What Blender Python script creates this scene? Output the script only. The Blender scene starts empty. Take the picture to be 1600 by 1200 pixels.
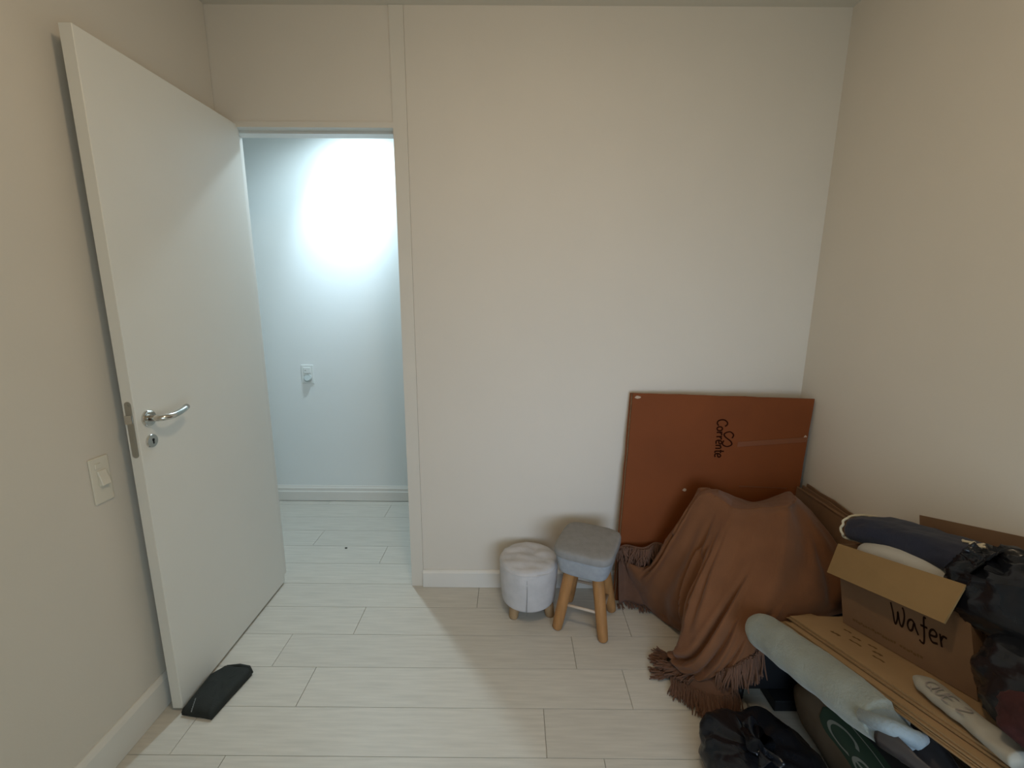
import bpy, bmesh, math, random
from mathutils import Vector, Matrix, noise
random.seed(4)
C = bpy.context.scene.collection
SC = bpy.context.scene
PI = math.pi

# ------------------------------------------------------------------ camera
cam_d = bpy.data.cameras.new('camera'); cam = bpy.data.objects.new('camera', cam_d); C.objects.link(cam)
cam_d.sensor_width = 36.0; cam_d.lens = 697.59 / 1600 * 36
cam_d.clip_start = 0.02
Fv = Vector((-0.00196, 0.9809, -0.1944)).normalized()
Rv = Vector((0.99998, 0.0033, 0.0064)); Rv = (Rv - Fv * Rv.dot(Fv)).normalized()
Uv = Rv.cross(Fv)
cam.matrix_world = Matrix(((Rv.x, Uv.x, -Fv.x, 0), (Rv.y, Uv.y, -Fv.y, 0), (Rv.z, Uv.z, -Fv.z, 1.42955), (0, 0, 0, 1)))
SC.camera = cam
# ------------------------------------------------------------------ world, lights, exposure
w = bpy.data.worlds.new('world'); SC.world = w; w.use_nodes = True
w.node_tree.nodes['Background'].inputs[0].default_value = (0.75, 0.85, 1.0, 1)
w.node_tree.nodes['Background'].inputs[1].default_value = 0.6
def light(name, kind, loc, energy, color, look=None, **k):
    d = bpy.data.lights.new(name, kind); d.energy = energy; d.color = color
    for a, v in k.items(): setattr(d, a, v)
    o = bpy.data.objects.new(name, d); C.objects.link(o); o.location = loc
    if look is not None:
        o.rotation_euler = (Vector(look) - Vector(loc)).to_track_quat('-Z', 'Y').to_euler()
    return o
light('window_daylight', 'AREA', (0.62, -0.54, 0.95), 7.4, (0.58, 0.93, 1.0), look=(0.40, 2, 0.72), shape='RECTANGLE', size=1.2, size_y=1.15)
light('window_low_daylight', 'AREA', (0.62, -0.535, 0.75), 3.6, (0.66, 0.76, 1.0), look=(0.25, 2, 0.62), shape='RECTANGLE', size=1.2, size_y=0.8, spread=1.4)
light('ceiling_lamp_light', 'AREA', (0.05, 0.60, 2.47), 3.7, (1.0, 0.82, 0.56), look=(0.05, 0.60, 0), shape='DISK', size=0.16)
light('ceiling_lamp_glow', 'POINT', (0.05, 0.62, 2.38), 9.6, (1.0, 0.755, 0.50), shadow_soft_size=0.07)
light('hall_spot_light', 'SPOT', (-0.90, 2.58, 2.50), 88.0, (0.63, 0.83, 1.0), look=(-1.035, 2.94, 1.96), spot_size=math.radians(52), spot_blend=1.0, shadow_soft_size=0.03)
light('hall_downlight', 'SPOT', (-0.90, 2.58, 2.50), 66.0, (0.68, 0.89, 1.0), look=(-1.0, 2.82, 0.0), spot_size=math.radians(150), spot_blend=1.0, shadow_soft_size=0.04)
SC.view_settings.view_transform = 'Standard'; SC.view_settings.look = 'None'
SC.view_settings.gamma = 1.0; SC.view_settings.use_curve_mapping = False
SC.view_settings.exposure = 0.0

# ------------------------------------------------------------------ materials
def mat(name, col, rough=0.6, metal=0.0, spec=0.5, var=0.0, vscale=8.0, vstretch=(1, 1, 1), bump=0.0, bscale=60.0, bstretch=(1, 1, 1),
        objvar=0.0, coat=0.0, wave=None, sheen=0.0, coords='Object', detail=4.0, trans=0.0, alpha=1.0):
    m = bpy.data.materials.new(name); m.use_nodes = True
    nt = m.node_tree; n = nt.nodes; L = nt.links
    p = n['Principled BSDF']
    p.inputs['Base Color'].default_value = (*col, 1); p.inputs['Roughness'].default_value = rough
    p.inputs['Metallic'].default_value = metal; p.inputs['Specular IOR Level'].default_value = spec
    p.inputs['Coat Weight'].default_value = coat; p.inputs['Coat Roughness'].default_value = 0.12
    p.inputs['Sheen Weight'].default_value = sheen; p.inputs['Transmission Weight'].default_value = trans
    p.inputs['Alpha'].default_value = alpha
    tc = n.new('ShaderNodeTexCoord')
    def mapped(st):
        mp = n.new('ShaderNodeMapping'); mp.inputs['Scale'].default_value = st
        L.new(tc.outputs[coords], mp.inputs['Vector']); return mp.outputs[0]
    src = None
    if var > 0:
        nz = n.new('ShaderNodeTexNoise'); nz.inputs['Scale'].default_value = vscale; nz.inputs['Detail'].default_value = detail
        L.new(mapped(vstretch), nz.inputs['Vector'])
        mr = n.new('ShaderNodeMapRange'); mr.inputs[1].default_value = 0.25; mr.inputs[2].default_value = 0.75
        mr.inputs[3].default_value = 1 - var; mr.inputs[4].default_value = 1 + var
        L.new(nz.outputs['Fac'], mr.inputs[0]); src = mr.outputs[0]
    if objvar > 0:
        oi = n.new('ShaderNodeObjectInfo'); mr = n.new('ShaderNodeMapRange')
        mr.inputs[3].default_value = 1 - objvar; mr.inputs[4].default_value = 1 + objvar
        L.new(oi.outputs['Random'], mr.inputs[0])
        if src is None: src = mr.outputs[0]
        else:
            mu = n.new('ShaderNodeMath'); mu.operation = 'MULTIPLY'; L.new(src, mu.inputs[0]); L.new(mr.outputs[0], mu.inputs[1]); src = mu.outputs[0]
    if src is not None:
        vm = n.new('ShaderNodeVectorMath'); vm.operation = 'SCALE'; vm.inputs[0].default_value = col
        L.new(src, vm.inputs['Scale']); L.new(vm.outputs[0], p.inputs['Base Color'])
    hsrc = None
    if bump > 0:
        nb = n.new('ShaderNodeTexNoise'); nb.inputs['Scale'].default_value = bscale; nb.inputs['Detail'].default_value = 3
        L.new(mapped(bstretch), nb.inputs['Vector']); hsrc = nb.outputs['Fac']
    if wave:
        wv = n.new('ShaderNodeTexWave'); wv.inputs['Scale'].default_value = wave; wv.bands_direction = 'X'
        wv.inputs['Distortion'].default_value = 0.6
        L.new(mapped((1, 1, 1)), wv.inputs['Vector'])
        if hsrc is None: hsrc = wv.outputs['Fac']; bump = 0.1
        else:
            ad = n.new('ShaderNodeMath'); ad.operation = 'ADD'; L.new(hsrc, ad.inputs[0]); L.new(wv.outputs['Fac'], ad.inputs[1]); hsrc = ad.outputs[0]
    if hsrc is not None:
        b = n.new('ShaderNodeBump'); b.inputs['Strength'].default_value = bump; b.inputs['Distance'].default_value = 0.004
        L.new(hsrc, b.inputs['Height']); L.new(b.outputs[0], p.inputs['Normal'])
    return m
M = {}
M['wall'] = mat('wall_paint', (0.6732, 0.6224, 0.5528), 0.75, spec=0.25, var=0.015, vscale=3, bump=0.06, bscale=180)
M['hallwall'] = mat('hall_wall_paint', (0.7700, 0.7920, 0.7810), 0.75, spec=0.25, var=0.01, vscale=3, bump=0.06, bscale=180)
M['ceil'] = mat('ceiling_paint', (0.6650, 0.6164, 0.5307), 0.85, spec=0.2, bump=0.05, bscale=150)
M['trim'] = mat('white_trim_paint', (0.72, 0.695, 0.65), 0.45, spec=0.4, var=0.015, vscale=6)
M['frame'] = mat('door_frame_paint', (0.665, 0.625, 0.560), 0.55, spec=0.3, var=0.015, vscale=6)
M['door'] = mat('white_door_lacquer', (0.74, 0.72, 0.67), 0.42, spec=0.4, var=0.012, vscale=5, bump=0.03, bscale=90)
M['plank'] = mat('whitewashed_laminate', (0.5940, 0.5599, 0.5005), 0.42, spec=0.4, var=0.10, vscale=5.0, vstretch=(1.2, 16, 1), bump=0.05, bscale=12, bstretch=(1.5, 26, 1), objvar=0.035, coords='Object', detail=7)
M['gap'] = mat('floor_base_dark', (0.36, 0.33, 0.28), 0.9)
M['chrome'] = mat('satin_chrome', (0.66, 0.65, 0.62), 0.16, metal=1.0)
M['steel'] = mat('brushed_steel', (0.42, 0.41, 0.38), 0.38, metal=1.0, bump=0.05, bscale=200, bstretch=(1, 1, 8))
M['dark'] = mat('dark_recess', (0.015, 0.014, 0.013), 0.8)
M['plastic'] = mat('aged_white_plastic', (0.70, 0.66, 0.57), 0.4)
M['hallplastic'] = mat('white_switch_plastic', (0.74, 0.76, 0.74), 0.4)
M['outlet'] = mat('grey_outlet_plastic', (0.46, 0.50, 0.49), 0.5)
M['card_red'] = mat('reddish_cardboard', (0.1813, 0.0489, 0.0117), 0.66, spec=0.18, var=0.09, vscale=4, wave=75, bump=0.05, bscale=40)
M['card_tan'] = mat('tan_cardboard', (0.3318, 0.2166, 0.1143), 0.75, spec=0.2, var=0.10, vscale=9, bump=0.08, bscale=50)
M['card_brown'] = mat('brown_cardboard', (0.1996, 0.1170, 0.0672), 0.75, spec=0.2, var=0.10, vscale=7, bump=0.08, bscale=50)
M['card_in'] = mat('plain_inside_cardboard', (0.2812, 0.1786, 0.0798), 0.75, spec=0.2, var=0.06, vscale=10, bump=0.05, bscale=70)
M['card_edge'] = mat('cardboard_edge', (0.20, 0.115, 0.055), 0.85, var=0.25, vscale=90)
M['tape'] = mat('packing_tape', (0.185, 0.062, 0.025), 0.35, spec=0.3, var=0.05, vscale=20, bump=0.05, bscale=60)
M['ink'] = mat('dark_ink', (0.030, 0.009, 0.004), 0.95, spec=0.02)
M['ink_box'] = mat('black_marker_ink', (0.026, 0.013, 0.008), 0.95, spec=0.02)
M['ink_faint'] = mat('faded_brown_print', (0.150, 0.092, 0.045), 0.9, spec=0.05)
M['ink_pen'] = mat('grey_pen_ink', (0.26, 0.23, 0.22), 0.8)
M['paper'] = mat('torn_white_paper', (0.48, 0.36, 0.27), 0.8)
M['throw'] = mat('brown_woven_throw', (0.1687, 0.0722, 0.0335), 0.95, spec=0.1, var=0.10, vscale=9, bump=0.22, bscale=330, sheen=0.15)
M['fringe'] = mat('brown_fringe_yarn', (0.1424, 0.0743, 0.0492), 0.95, spec=0.1, var=0.12, vscale=30, sheen=0.1)
M['seat_side'] = mat('pale_blue_grey_fabric', (0.3182, 0.3354, 0.3612), 0.9, spec=0.1, var=0.10, vscale=40, bump=0.25, bscale=260)
M['seat_top'] = mat('grey_fabric', (0.2618, 0.2546, 0.2479), 0.9, spec=0.1, var=0.08, vscale=40, bump=0.25, bscale=260)
M['pouf'] = mat('pale_grey_velour', (0.5152, 0.4984, 0.5002), 0.9, spec=0.1, var=0.10, vscale=18, bump=0.2, bscale=120, sheen=0.15)
M['wood'] = mat('pine_leg_wood', (0.3624, 0.1778, 0.0636), 0.5, spec=0.35, var=0.16, vscale=10, vstretch=(6, 6, 0.8), bump=0.05, bscale=30, bstretch=(6, 6, 1))
M['wood_dull'] = mat('dull_leg_wood', (0.36, 0.235, 0.125), 0.6, spec=0.3, var=0.12, vscale=10, vstretch=(6, 6, 0.8))
M['rod'] = mat('pale_stretcher_wood', (0.52, 0.42, 0.33), 0.6)
M['black'] = mat('black_lacquer', (0.010, 0.011, 0.014), 0.5, spec=0.4, var=0.1)
M['bag'] = mat('black_bin_liner', (0.0085, 0.0095, 0.0130), 0.22, spec=0.32, bump=0.8, bscale=13, bstretch=(1, 1, 2.0))
M['sack'] = mat('brown_paper_sack', (0.1219, 0.0897, 0.0605), 0.75, spec=0.2, var=0.16, vscale=14, bump=0.3, bscale=22)
M['green'] = mat('dark_green_print', (0.018, 0.042, 0.024), 0.7)
M['sackblack'] = mat('black_sack_area', (0.012, 0.012, 0.013), 0.7)
M['logo'] = mat('pale_print', (0.20, 0.21, 0.18), 0.7)
M['fleece'] = mat('grey_green_fleece', (0.2659, 0.2884, 0.2630), 0.95, spec=0.1, var=0.10, vscale=16, bump=0.5, bscale=160, sheen=0.25)
M['bluefleece'] = mat('pale_blue_fleece', (0.2295, 0.2805, 0.3145), 0.95, spec=0.1, var=0.16, vscale=14, bump=0.5, bscale=120, sheen=0.25)
M['navy'] = mat('navy_quilt_fabric', (0.0210, 0.0240, 0.0450), 0.75, spec=0.25, var=0.12, vscale=14, bump=0.2, bscale=100, sheen=0.1)
M['cream'] = mat('cream_scalloped_edging', (0.62, 0.56, 0.43), 0.85)
M['pillow'] = mat('white_pillow_fabric', (0.4760, 0.4590, 0.4250), 0.9, bump=0.15, bscale=70)
M['whitecloth'] = mat('off_white_plastic_packet', (0.3608, 0.3444, 0.3034), 0.7, var=0.06, vscale=16, bump=0.25, bscale=30)
M['red'] = mat('dark_red_cloth', (0.0383, 0.0045, 0.0054), 0.85, var=0.15, vscale=14, bump=0.3, bscale=60)
M['mauve'] = mat('smoky_grey_plastic', (0.045, 0.040, 0.043), 0.3, spec=0.5, bump=0.3, bscale=30)
M['pouch'] = mat('charcoal_sleeve_fabric', (0.024, 0.027, 0.025), 0.75, spec=0.25, var=0.12, vscale=30, bump=0.15, bscale=200)
M['pouchprint'] = mat('grey_print', (0.16, 0.17, 0.17), 0.7)

# ------------------------------------------------------------------ mesh helpers
def link(name, me, m, parent=None, smooth=False):
    o = bpy.data.objects.new(name, me); C.objects.link(o)
    ms = m if isinstance(m, (list, tuple)) else [m]
    for x in ms: me.materials.append(x)
    if parent is not None:
        o.parent = parent; o.matrix_parent_inverse = Matrix.Identity(4)
        o.location = -parent.location if parent.parent is None else -(parent.location + parent.parent.location)
    if smooth:
        for f in me.polygons: f.use_smooth = True
    return o
def from_bm(name, bm, m, parent=None, smooth=False):
    bmesh.ops.recalc_face_normals(bm, faces=bm.faces[:])
    me = bpy.data.meshes.new(name); bm.to_mesh(me); bm.free(); return link(name, me, m, parent, smooth)
def thing(name, label, cat, loc, group=None):
    o = bpy.data.objects.new(name, None); C.objects.link(o); o.location = loc; o.empty_display_size = 0.05
    return tag(o, label, cat, group)
def tag(o, label, cat, group=None):
    o['label'] = label; o['category'] = cat
    if group: o['group'] = group
    return o
def structure(o, label=None):
    o['kind'] = 'structure'
    if label: o['label'] = label
    return o
def add_hexa(bm, p):
    """p: 8 corners, bottom ring of four then top ring of four"""
    v = [bm.verts.new(q) for q in p]
    for f in ((0, 3, 2, 1), (4, 5, 6, 7), (0, 1, 5, 4), (1, 2, 6, 5), (2, 3, 7, 6), (3, 0, 4, 7)):
        bm.faces.new([v[i] for i in f])
def add_box(bm, x0, x1, y0, y1, z0, z1):
    add_hexa(bm, [(x0, y0, z0), (x1, y0, z0), (x1, y1, z0), (x0, y1, z0), (x0, y0, z1), (x1, y0, z1), (x1, y1, z1), (x0, y1, z1)])
def bevel(bm, wd, seg=2):
    bmesh.ops.bevel(bm, geom=bm.edges[:], offset=wd, segments=seg, affect='EDGES', profile=0.5)
def box(name, b, m, parent=None, bev=0.0, seg=2):
    bm = bmesh.new(); add_box(bm, *b)
    if bev: bevel(bm, bev, seg)
    return from_bm(name, bm, m, parent, False)
def boxes(name, bs, m, parent=None):
    bm = bmesh.new()
    for b in bs: add_box(bm, *b)
    return from_bm(name, bm, m, parent)
def hexa(name, p, m, parent=None, bev=0.0):
    bm = bmesh.new(); add_hexa(bm, p)
    if bev: bevel(bm, bev, 1)
    return from_bm(name, bm, m, parent)
def frame_of(t):
    t = t.normalized(); a = Vector((0, 0, 1)) if abs(t.z) < 0.9 else Vector((1, 0, 0))
    u = t.cross(a).normalized(); return u, t.cross(u).normalized()
def add_tube(bm, pts, radii, seg=10, cap=True):
    pts = [Vector(p) for p in pts]; rings = []
    u = None
    for i, p in enumerate(pts):
        t = pts[min(i + 1, len(pts) - 1)] - pts[max(i - 1, 0)]
        if t.length < 1e-9: t = Vector((0, 0, 1))
        t.normalize()
        if u is None: u, v = frame_of(t)
        else:
            u = (u - t * u.dot(t)); u.normalize(); v = t.cross(u)
        r = radii[i] if isinstance(radii, (list, tuple)) else radii
        rings.append([bm.verts.new(p + (u * math.cos(2 * PI * k / seg) + v * math.sin(2 * PI * k / seg)) * r) for k in range(seg)])
    for a, b in zip(rings, rings[1:]):
        for k in range(seg): bm.faces.new((a[k], a[(k + 1) % seg], b[(k + 1) % seg], b[k]))
    if cap and seg > 2:
        bm.faces.new(rings[0][::-1]); bm.faces.new(rings[-1])
def tube(name, pts, radii, m, parent=None, seg=12):
    bm = bmesh.new(); add_tube(bm, pts, radii, seg); return from_bm(name, bm, m, parent, True)
def surf(name, nu, nv, fn, m, parent=None, closed_u=False, smooth=True, thick=0.0):
    bm = bmesh.new()
    g = [[bm.verts.new(fn(i / (nu if closed_u else nu - 1), j / (nv - 1))) for j in range(nv)] for i in range(nu)]
    for i in range(nu if closed_u else nu - 1):
        for j in range(nv - 1):
            a, b = g[i], g[(i + 1) % nu]
            bm.faces.new((a[j], b[j], b[j + 1], a[j + 1]))
    if closed_u:
        bm.faces.new([g[i][0] for i in range(nu)][::-1]); bm.faces.new([g[i][-1] for i in range(nu)])
    o = from_bm(name, bm, m, parent, smooth)
    if thick:
        s = o.modifiers.new('thickness', 'SOLIDIFY'); s.thickness = thick; s.offset = -1
    return o
def stroke(bm, pts, wd, P):
    """flat pen stroke of constant width, drawn in 2-D and laid on a surface by P(x, y)"""
    pts = [Vector((p[0], p[1])) for p in pts]
    # smooth
    fine = []
    for i in range(len(pts) - 1):
        p0, p1, p2, p3 = pts[max(i - 1, 0)], pts[i], pts[i + 1], pts[min(i + 2, len(pts) - 1)]
        for k in range(4):
            t = k / 4
            fine.append(0.5 * ((2 * p1) + (p2 - p0) * t + (2 * p0 - 5 * p1 + 4 * p2 - p3) * t * t + (3 * p1 - p0 - 3 * p2 + p3) * t ** 3))
    fine.append(pts[-1]); prev = None
    for i, p in enumerate(fine):
        t = fine[min(i + 1, len(fine) - 1)] - fine[max(i - 1, 0)]
        if t.length < 1e-9: t = Vector((1, 0))
        t.normalize(); nrm = Vector((-t.y, t.x)) * wd / 2
        cur = (bm.verts.new(P(*(p + nrm))), bm.verts.new(P(*(p - nrm))))
        if prev: bm.faces.new((prev[0], prev[1], cur[1], cur[0]))
        prev = cur
def writing(name, strokes, wd, P, m, parent):
    bm = bmesh.new()
    for s in strokes: stroke(bm, s, wd, P)
    me = bpy.data.meshes.new(name); bm.to_mesh(me); bm.free()
    return link(name, me, m, parent)
def sgn(x, e): return math.copysign(abs(x) ** e, x)
GL = {  # handwriting glyphs: strokes in a unit-high box, plus advance
 'W': ([[(0.0, 1.0), (0.10, 0.55), (0.16, 0.06), (0.24, 0.02), (0.36, 0.30), (0.42, 0.68), (0.47, 0.25), (0.55, 0.02), (0.66, 0.08), (0.80, 0.50), (0.80, 0.85), (0.72, 1.0)]], 0.95),
 'a': ([[(0.42, 0.50), (0.28, 0.60), (0.10, 0.48), (0.02, 0.22), (0.12, 0.04), (0.28, 0.12), (0.42, 0.50), (0.48, 0.30), (0.62, 0.0)]], 0.66),
 'f': ([[(0.46, 0.98), (0.36, 1.0), (0.32, 0.75), (0.30, 0.25), (0.24, -0.22), (0.10, -0.26), (0.0, -0.18)], [(0.12, 0.56), (0.50, 0.56)]], 0.55),
 'e': ([[(0.06, 0.30), (0.36, 0.34), (0.42, 0.50), (0.28, 0.62), (0.10, 0.50), (0.04, 0.24), (0.16, 0.02), (0.44, 0.06)]], 0.52),
 'r': ([[(0.08, 0.58), (0.12, 0.0)], [(0.11, 0.30), (0.24, 0.52), (0.42, 0.50)]], 0.46),
 'o': ([[(0.25, 0.58), (0.06, 0.42), (0.06, 0.14), (0.25, 0.0), (0.44, 0.14), (0.44, 0.42), (0.25, 0.58)]], 0.54),
 'n': ([[(0.08, 0.56), (0.08, 0.0)], [(0.08, 0.38), (0.22, 0.56), (0.38, 0.48), (0.40, 0.0)]], 0.50),
 't': ([[(0.20, 0.92), (0.20, 0.14), (0.28, 0.0), (0.40, 0.04)], [(0.04, 0.58), (0.40, 0.58)]], 0.42),
 'i': ([[(0.10, 0.56), (0.10, 0.0)], [(0.10, 0.76), (0.10, 0.84)]], 0.24),
 'l': ([[(0.10, 1.0), (0.08, 0.10), (0.20, 0.0)]], 0.28),
 'C': ([[(0.70, 0.78), (0.56, 0.98), (0.30, 1.0), (0.06, 0.74), (0.02, 0.40), (0.16, 0.06), (0.42, -0.02), (0.66, 0.14)]], 0.74),
 'Q': ([[(0.36, 1.0), (0.06, 0.80), (0.04, 0.30), (0.30, 0.04), (0.62, 0.24), (0.64, 0.76), (0.36, 1.0)], [(0.40, 0.30), (0.72, -0.06)]], 0.80),
 'U': ([[(0.04, 1.0), (0.06, 0.30), (0.26, 0.02), (0.48, 0.26), (0.50, 1.0)]], 0.64),
 'E': ([[(0.50, 1.0), (0.06, 0.98), (0.06, 0.02), (0.54, 0.0)], [(0.06, 0.52), (0.42, 0.52)]], 0.64),
 '2': ([[(0.04, 0.76), (0.20, 1.0), (0.46, 0.88), (0.42, 0.56), (0.04, 0.02), (0.56, 0.04)]], 0.64),
 ' ': ([], 0.40),
}
def glyphs(text):
    out = []; x = 0.0
    for ch in text:
        ss, adv = GL[ch]
        for s in ss: out.append([(px + x, py) for px, py in s])
        x += adv
    return out, x

# ------------------------------------------------------------------ room shell
XL, XR, YB, YR, ZC = -1.225, 1.319, 2.0, -0.56, 2.542
HX0, HX1, HY = -2.6, 0.9, 2.94
JL, JR, ZD = -1.188, -0.498, 2.10            # door opening
fl = structure(box('floor', (HX0, HX1 + 0.6, YR - 0.15, HY + 0.1, -0.06, -0.004), M['gap']))
# laminate planks, one object each
PW = 0.1716; Y0 = 1.8376; PLN = 1.193
seams = {0: -0.677, 1: 0.257, 2: 0.433, 3: 0.1157, 4: 0.295, -1: -0.161}
meshes = {}
def plank(x0, x1, y0, y1):
    key = (round(x1 - x0, 3), round(y1 - y0, 3))
    if key not in meshes:
        bm = bmesh.new(); g = 0.0005; lx, ly = key
        add_hexa(bm, [(g, g, -0.008), (lx - g, g, -0.008), (lx - g, ly - g, -0.008), (g, ly - g, -0.008),
                      (g + .0006, g + .0006, 0), (lx - g - .0006, g + .0006, 0), (lx - g - .0006, ly - g - .0006, 0), (g + .0006, ly - g - .0006, 0)])
        bmesh.ops.recalc_face_normals(bm, faces=bm.faces[:])
        me = bpy.data.meshes.new('plank'); bm.to_mesh(me); bm.free(); me.materials.append(M['plank']); meshes[key] = me
    o = bpy.data.objects.new('plank', meshes[key]); C.objects.link(o); o.parent = fl; o.location = (x0, y0, 0)
for k in range(-7, 19):
    ya, yb = Y0 - (k + 1) * PW, Y0 - k * PW
    if yb > HY: yb = HY
    if ya >= HY - 0.01 or yb <= YR + 0.01: continue
    ya = max(ya, YR)
    xa, xb = (HX0, HX1) if ya > 1.9 else (XL, XR)
    if ya < YB < yb: xa, xb = (XL, XR)
    s = seams.get(k, (k * 0.437) % PLN - 0.6)
    s -= math.ceil((s - xa) / PLN) * PLN
    x = s
    while x < xb:
        a, b = max(x, xa), min(x + PLN, xb)
        if b - a > 0.01: plank(a, b, ya, yb)
        x += PLN
structure(box('ceiling', (HX0, HX1 + 0.6, YR - 0.15, HY + 0.1, ZC, ZC + 0.06), M['ceil']))
structure(box('wall_left', (XL - 0.12, XL, YR, YB, -0.004, ZC), M['wall']))
structure(box('wall_right', (XR, XR + 0.12, YR, YB + 0.1, -0.004, ZC), M['wall']))
structure(boxes('wall_back', [(-0.4394, XR, YB, YB + 0.10, -0.004, ZC), (JL - 0.02, -0.440, YB + 0.002, YB + 0.098, ZD + 0.02, ZC), (XL - 0.12, JL - 0.02, YB + 0.002, YB + 0.10, -0.004, ZC)], M['wall']))
WX0, WX1, WZ0, WZ1 = 0.0, 1.24, 0.30, 1.58
structure(boxes('wall_rear', [(XL - 0.12, WX0, YR - 0.12, YR, -0.004, ZC), (WX1, XR + 0.12, YR - 0.12, YR, -0.004, ZC), (WX0, WX1, YR - 0.12, YR, -0.004, WZ0), (WX0, WX1, YR - 0.12, YR, WZ1, ZC)], M['wall']))
structure(boxes('wall_hall_back', [(HX0, HX1, HY, HY + 0.1, -0.004, ZC)], M['hallwall']))
structure(boxes('wall_hall_left', [(HX0 - 0.1, HX0, 1.9, HY + 0.1, -0.004, ZC)], M['hallwall']))
structure(boxes('wall_hall_right', [(HX1, HX1 + 0.1, YB + 0.1, HY + 0.1, -0.004, ZC)], M['hallwall']))
structure(boxes('wall_hall_front', [(HX0, XL - 0.12, YB, YB + 0.10, -0.004, ZC)], M['hallwall']))
# rear window, behind the camera: the daylight comes from here
win = structure(boxes('window_1', [(WX0, WX0 + 0.05, YR - 0.09, YR - 0.04, WZ0, WZ1), (WX1 - 0.05, WX1, YR - 0.09, YR - 0.04, WZ0, WZ1), (WX0 + 0.05, WX1 - 0.05, YR - 0.09, YR - 0.04, WZ0, WZ0 + 0.05), (WX0 + 0.05, WX1 - 0.05, YR - 0.09, YR - 0.04, WZ1 - 0.05, WZ1), (0.60, 0.64, YR - 0.09, YR - 0.04, WZ0 + 0.05, WZ1 - 0.05)], M['trim']))
# door frame: jambs, head and the strip that runs on to the ceiling
structure(boxes('trim_1', [(JR, -0.440, YB - 0.004, YB + 0.10, 0.0, ZC - 0.001), (JL - 0.02, JL, YB + 0.0, YB + 0.10, 0, ZD), (JL - 0.02, JR, YB - 0.004, YB + 0.10, ZD, ZD + 0.022)], M['frame']))
structure(boxes('trim_2', [(JR - 0.008, JR, YB + 0.045, YB + 0.10, 0, ZD), (JL, JL + 0.008, YB + 0.045, YB + 0.10, 0, ZD), (JL + 0.008, JR - 0.008, YB + 0.045, YB + 0.10, ZD - 0.008, ZD)], M['trim']))
def baseboard(name, p0, p1, nrm, h, m, steps=((0.0, 0.015), (0.86, 0.015), (0.93, 0.011), (1.0, 0.004))):
    bm = bmesh.new(); p0 = Vector(p0); p1 = Vector(p1); nrm = Vector(nrm)
    prof = [(0, 0)] + [(z * h, d) for z, d in steps] + [(h, 0)]
    rings = [[bm.verts.new(p + nrm * d + Vector((0, 0, z))) for z, d in prof] for p in (p0, p1)]
    n = len(prof)
    for i in range(n): bm.faces.new((rings[0][i], rings[1][i], rings[1][(i + 1) % n], rings[0][(i + 1) % n]))
    bm.faces.new(rings[0]); bm.faces.new(rings[1][::-1])
    return structure(from_bm(name, bm, m))
baseboard('baseboard_back', (-0.440, YB, 0.001), (XR, YB, 0.001), (0, -1, 0), 0.089, M['trim'])
baseboard('baseboard_left', (XL, YR, 0.001), (XL, YB, 0.001), (1, 0, 0), 0.12, M['trim'])
baseboard('baseboard_right', (XR, YR, 0.001), (XR, YB - 0.015, 0.001), (-1, 0, 0), 0.089, M['trim'], ((0, 0.008), (1, 0.008)))
baseboard('baseboard_hall', (HX0, HY, 0.004), (HX1, HY, 0.004), (0, -1, 0), 0.108, M['trim'], ((0.0, 0.018), (0.60, 0.018), (0.66, 0.013), (0.84, 0.013), (0.90, 0.008), (1.0, 0.004)))

# ------------------------------------------------------------------ door leaf
DX0, DX1, DY0, DY1 = -1.178, -1.142, 1.303, 2.012
leaf = structure(box('door_1', (DX0, DX1, DY0, DY1, 0.010, 2.112), M['door'], None, 0.0015, 1))
hd = bpy.data.objects.new('door_handle', None); C.objects.link(hd); hd.parent = leaf; hd['label'] = 'chrome lever handle on round rose'
def disc_x(bm, x0, x1, y, z, r, seg=28, r2=None):
    add_tube(bm, [(x0, y, z), (x0 + (x1 - x0) * 0.6, y, z), (x1, y, z)], [r, r, r2 or r * 0.93], seg)
HYc, HZc = 1.347, 1.046
bm = bmesh.new(); disc_x(bm, DX1, DX1 + 0.008, HYc, HZc, 0.0255); from_bm('rose', bm, M['chrome'], hd)
bm = bmesh.new()
pts = [(DX1 + 0.006, HYc, HZc), (DX1 + 0.030, HYc, HZc), (DX1 + 0.044, HYc + 0.004, HZc), (DX1 + 0.052, HYc + 0.018, HZc), (DX1 + 0.054, HYc + 0.040, HZc), (DX1 + 0.053, HYc + 0.066, HZc + 0.003), (DX1 + 0.049, HYc + 0.092, HZc + 0.007), (DX1 + 0.043, HYc + 0.112, HZc + 0.010)]
add_tube(bm, pts, [0.0105, 0.0100, 0.0100, 0.0100, 0.0100, 0.0098, 0.0095, 0.0092], 16)
from_bm('lever', bm, M['chrome'], hd, True)
bm = bmesh.new(); disc_x(bm, DX1, DX1 + 0.006, HYc - 0.001, 0.972, 0.0215); esc = from_bm('keyhole_plate', bm, M['chrome'], leaf); esc['label'] = 'round chrome keyhole plate'
bm = bmesh.new(); add_tube(bm, [(DX1 + 0.0058, HYc + 0.001, 0.975), (DX1 + 0.0066, HYc + 0.001, 0.975)], 0.0045, 14); add_box(bm, DX1 + 0.0058, DX1 + 0.0066, HYc - 0.0015, HYc + 0.0035, 0.962, 0.975)
from_bm('keyhole', bm, M['dark'], esc)
lk = bmesh.new()
zc0, zc1, xm = 0.930, 1.108, (DX0 + DX1) / 2
ring = [(xm + 0.010 * math.cos(a), zc1 - 0.010 + 0.010 * math.sin(a)) for a in [PI * k / 10 for k in range(11)]] + [(xm + 0.010 * math.cos(a), zc0 + 0.010 + 0.010 * math.sin(a)) for a in [PI + PI * k / 10 for k in range(11)]]
fa = [lk.verts.new((x, DY0 - 0.0015, z)) for x, z in ring]; fb = [lk.verts.new((x, DY0, z)) for x, z in ring]
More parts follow.
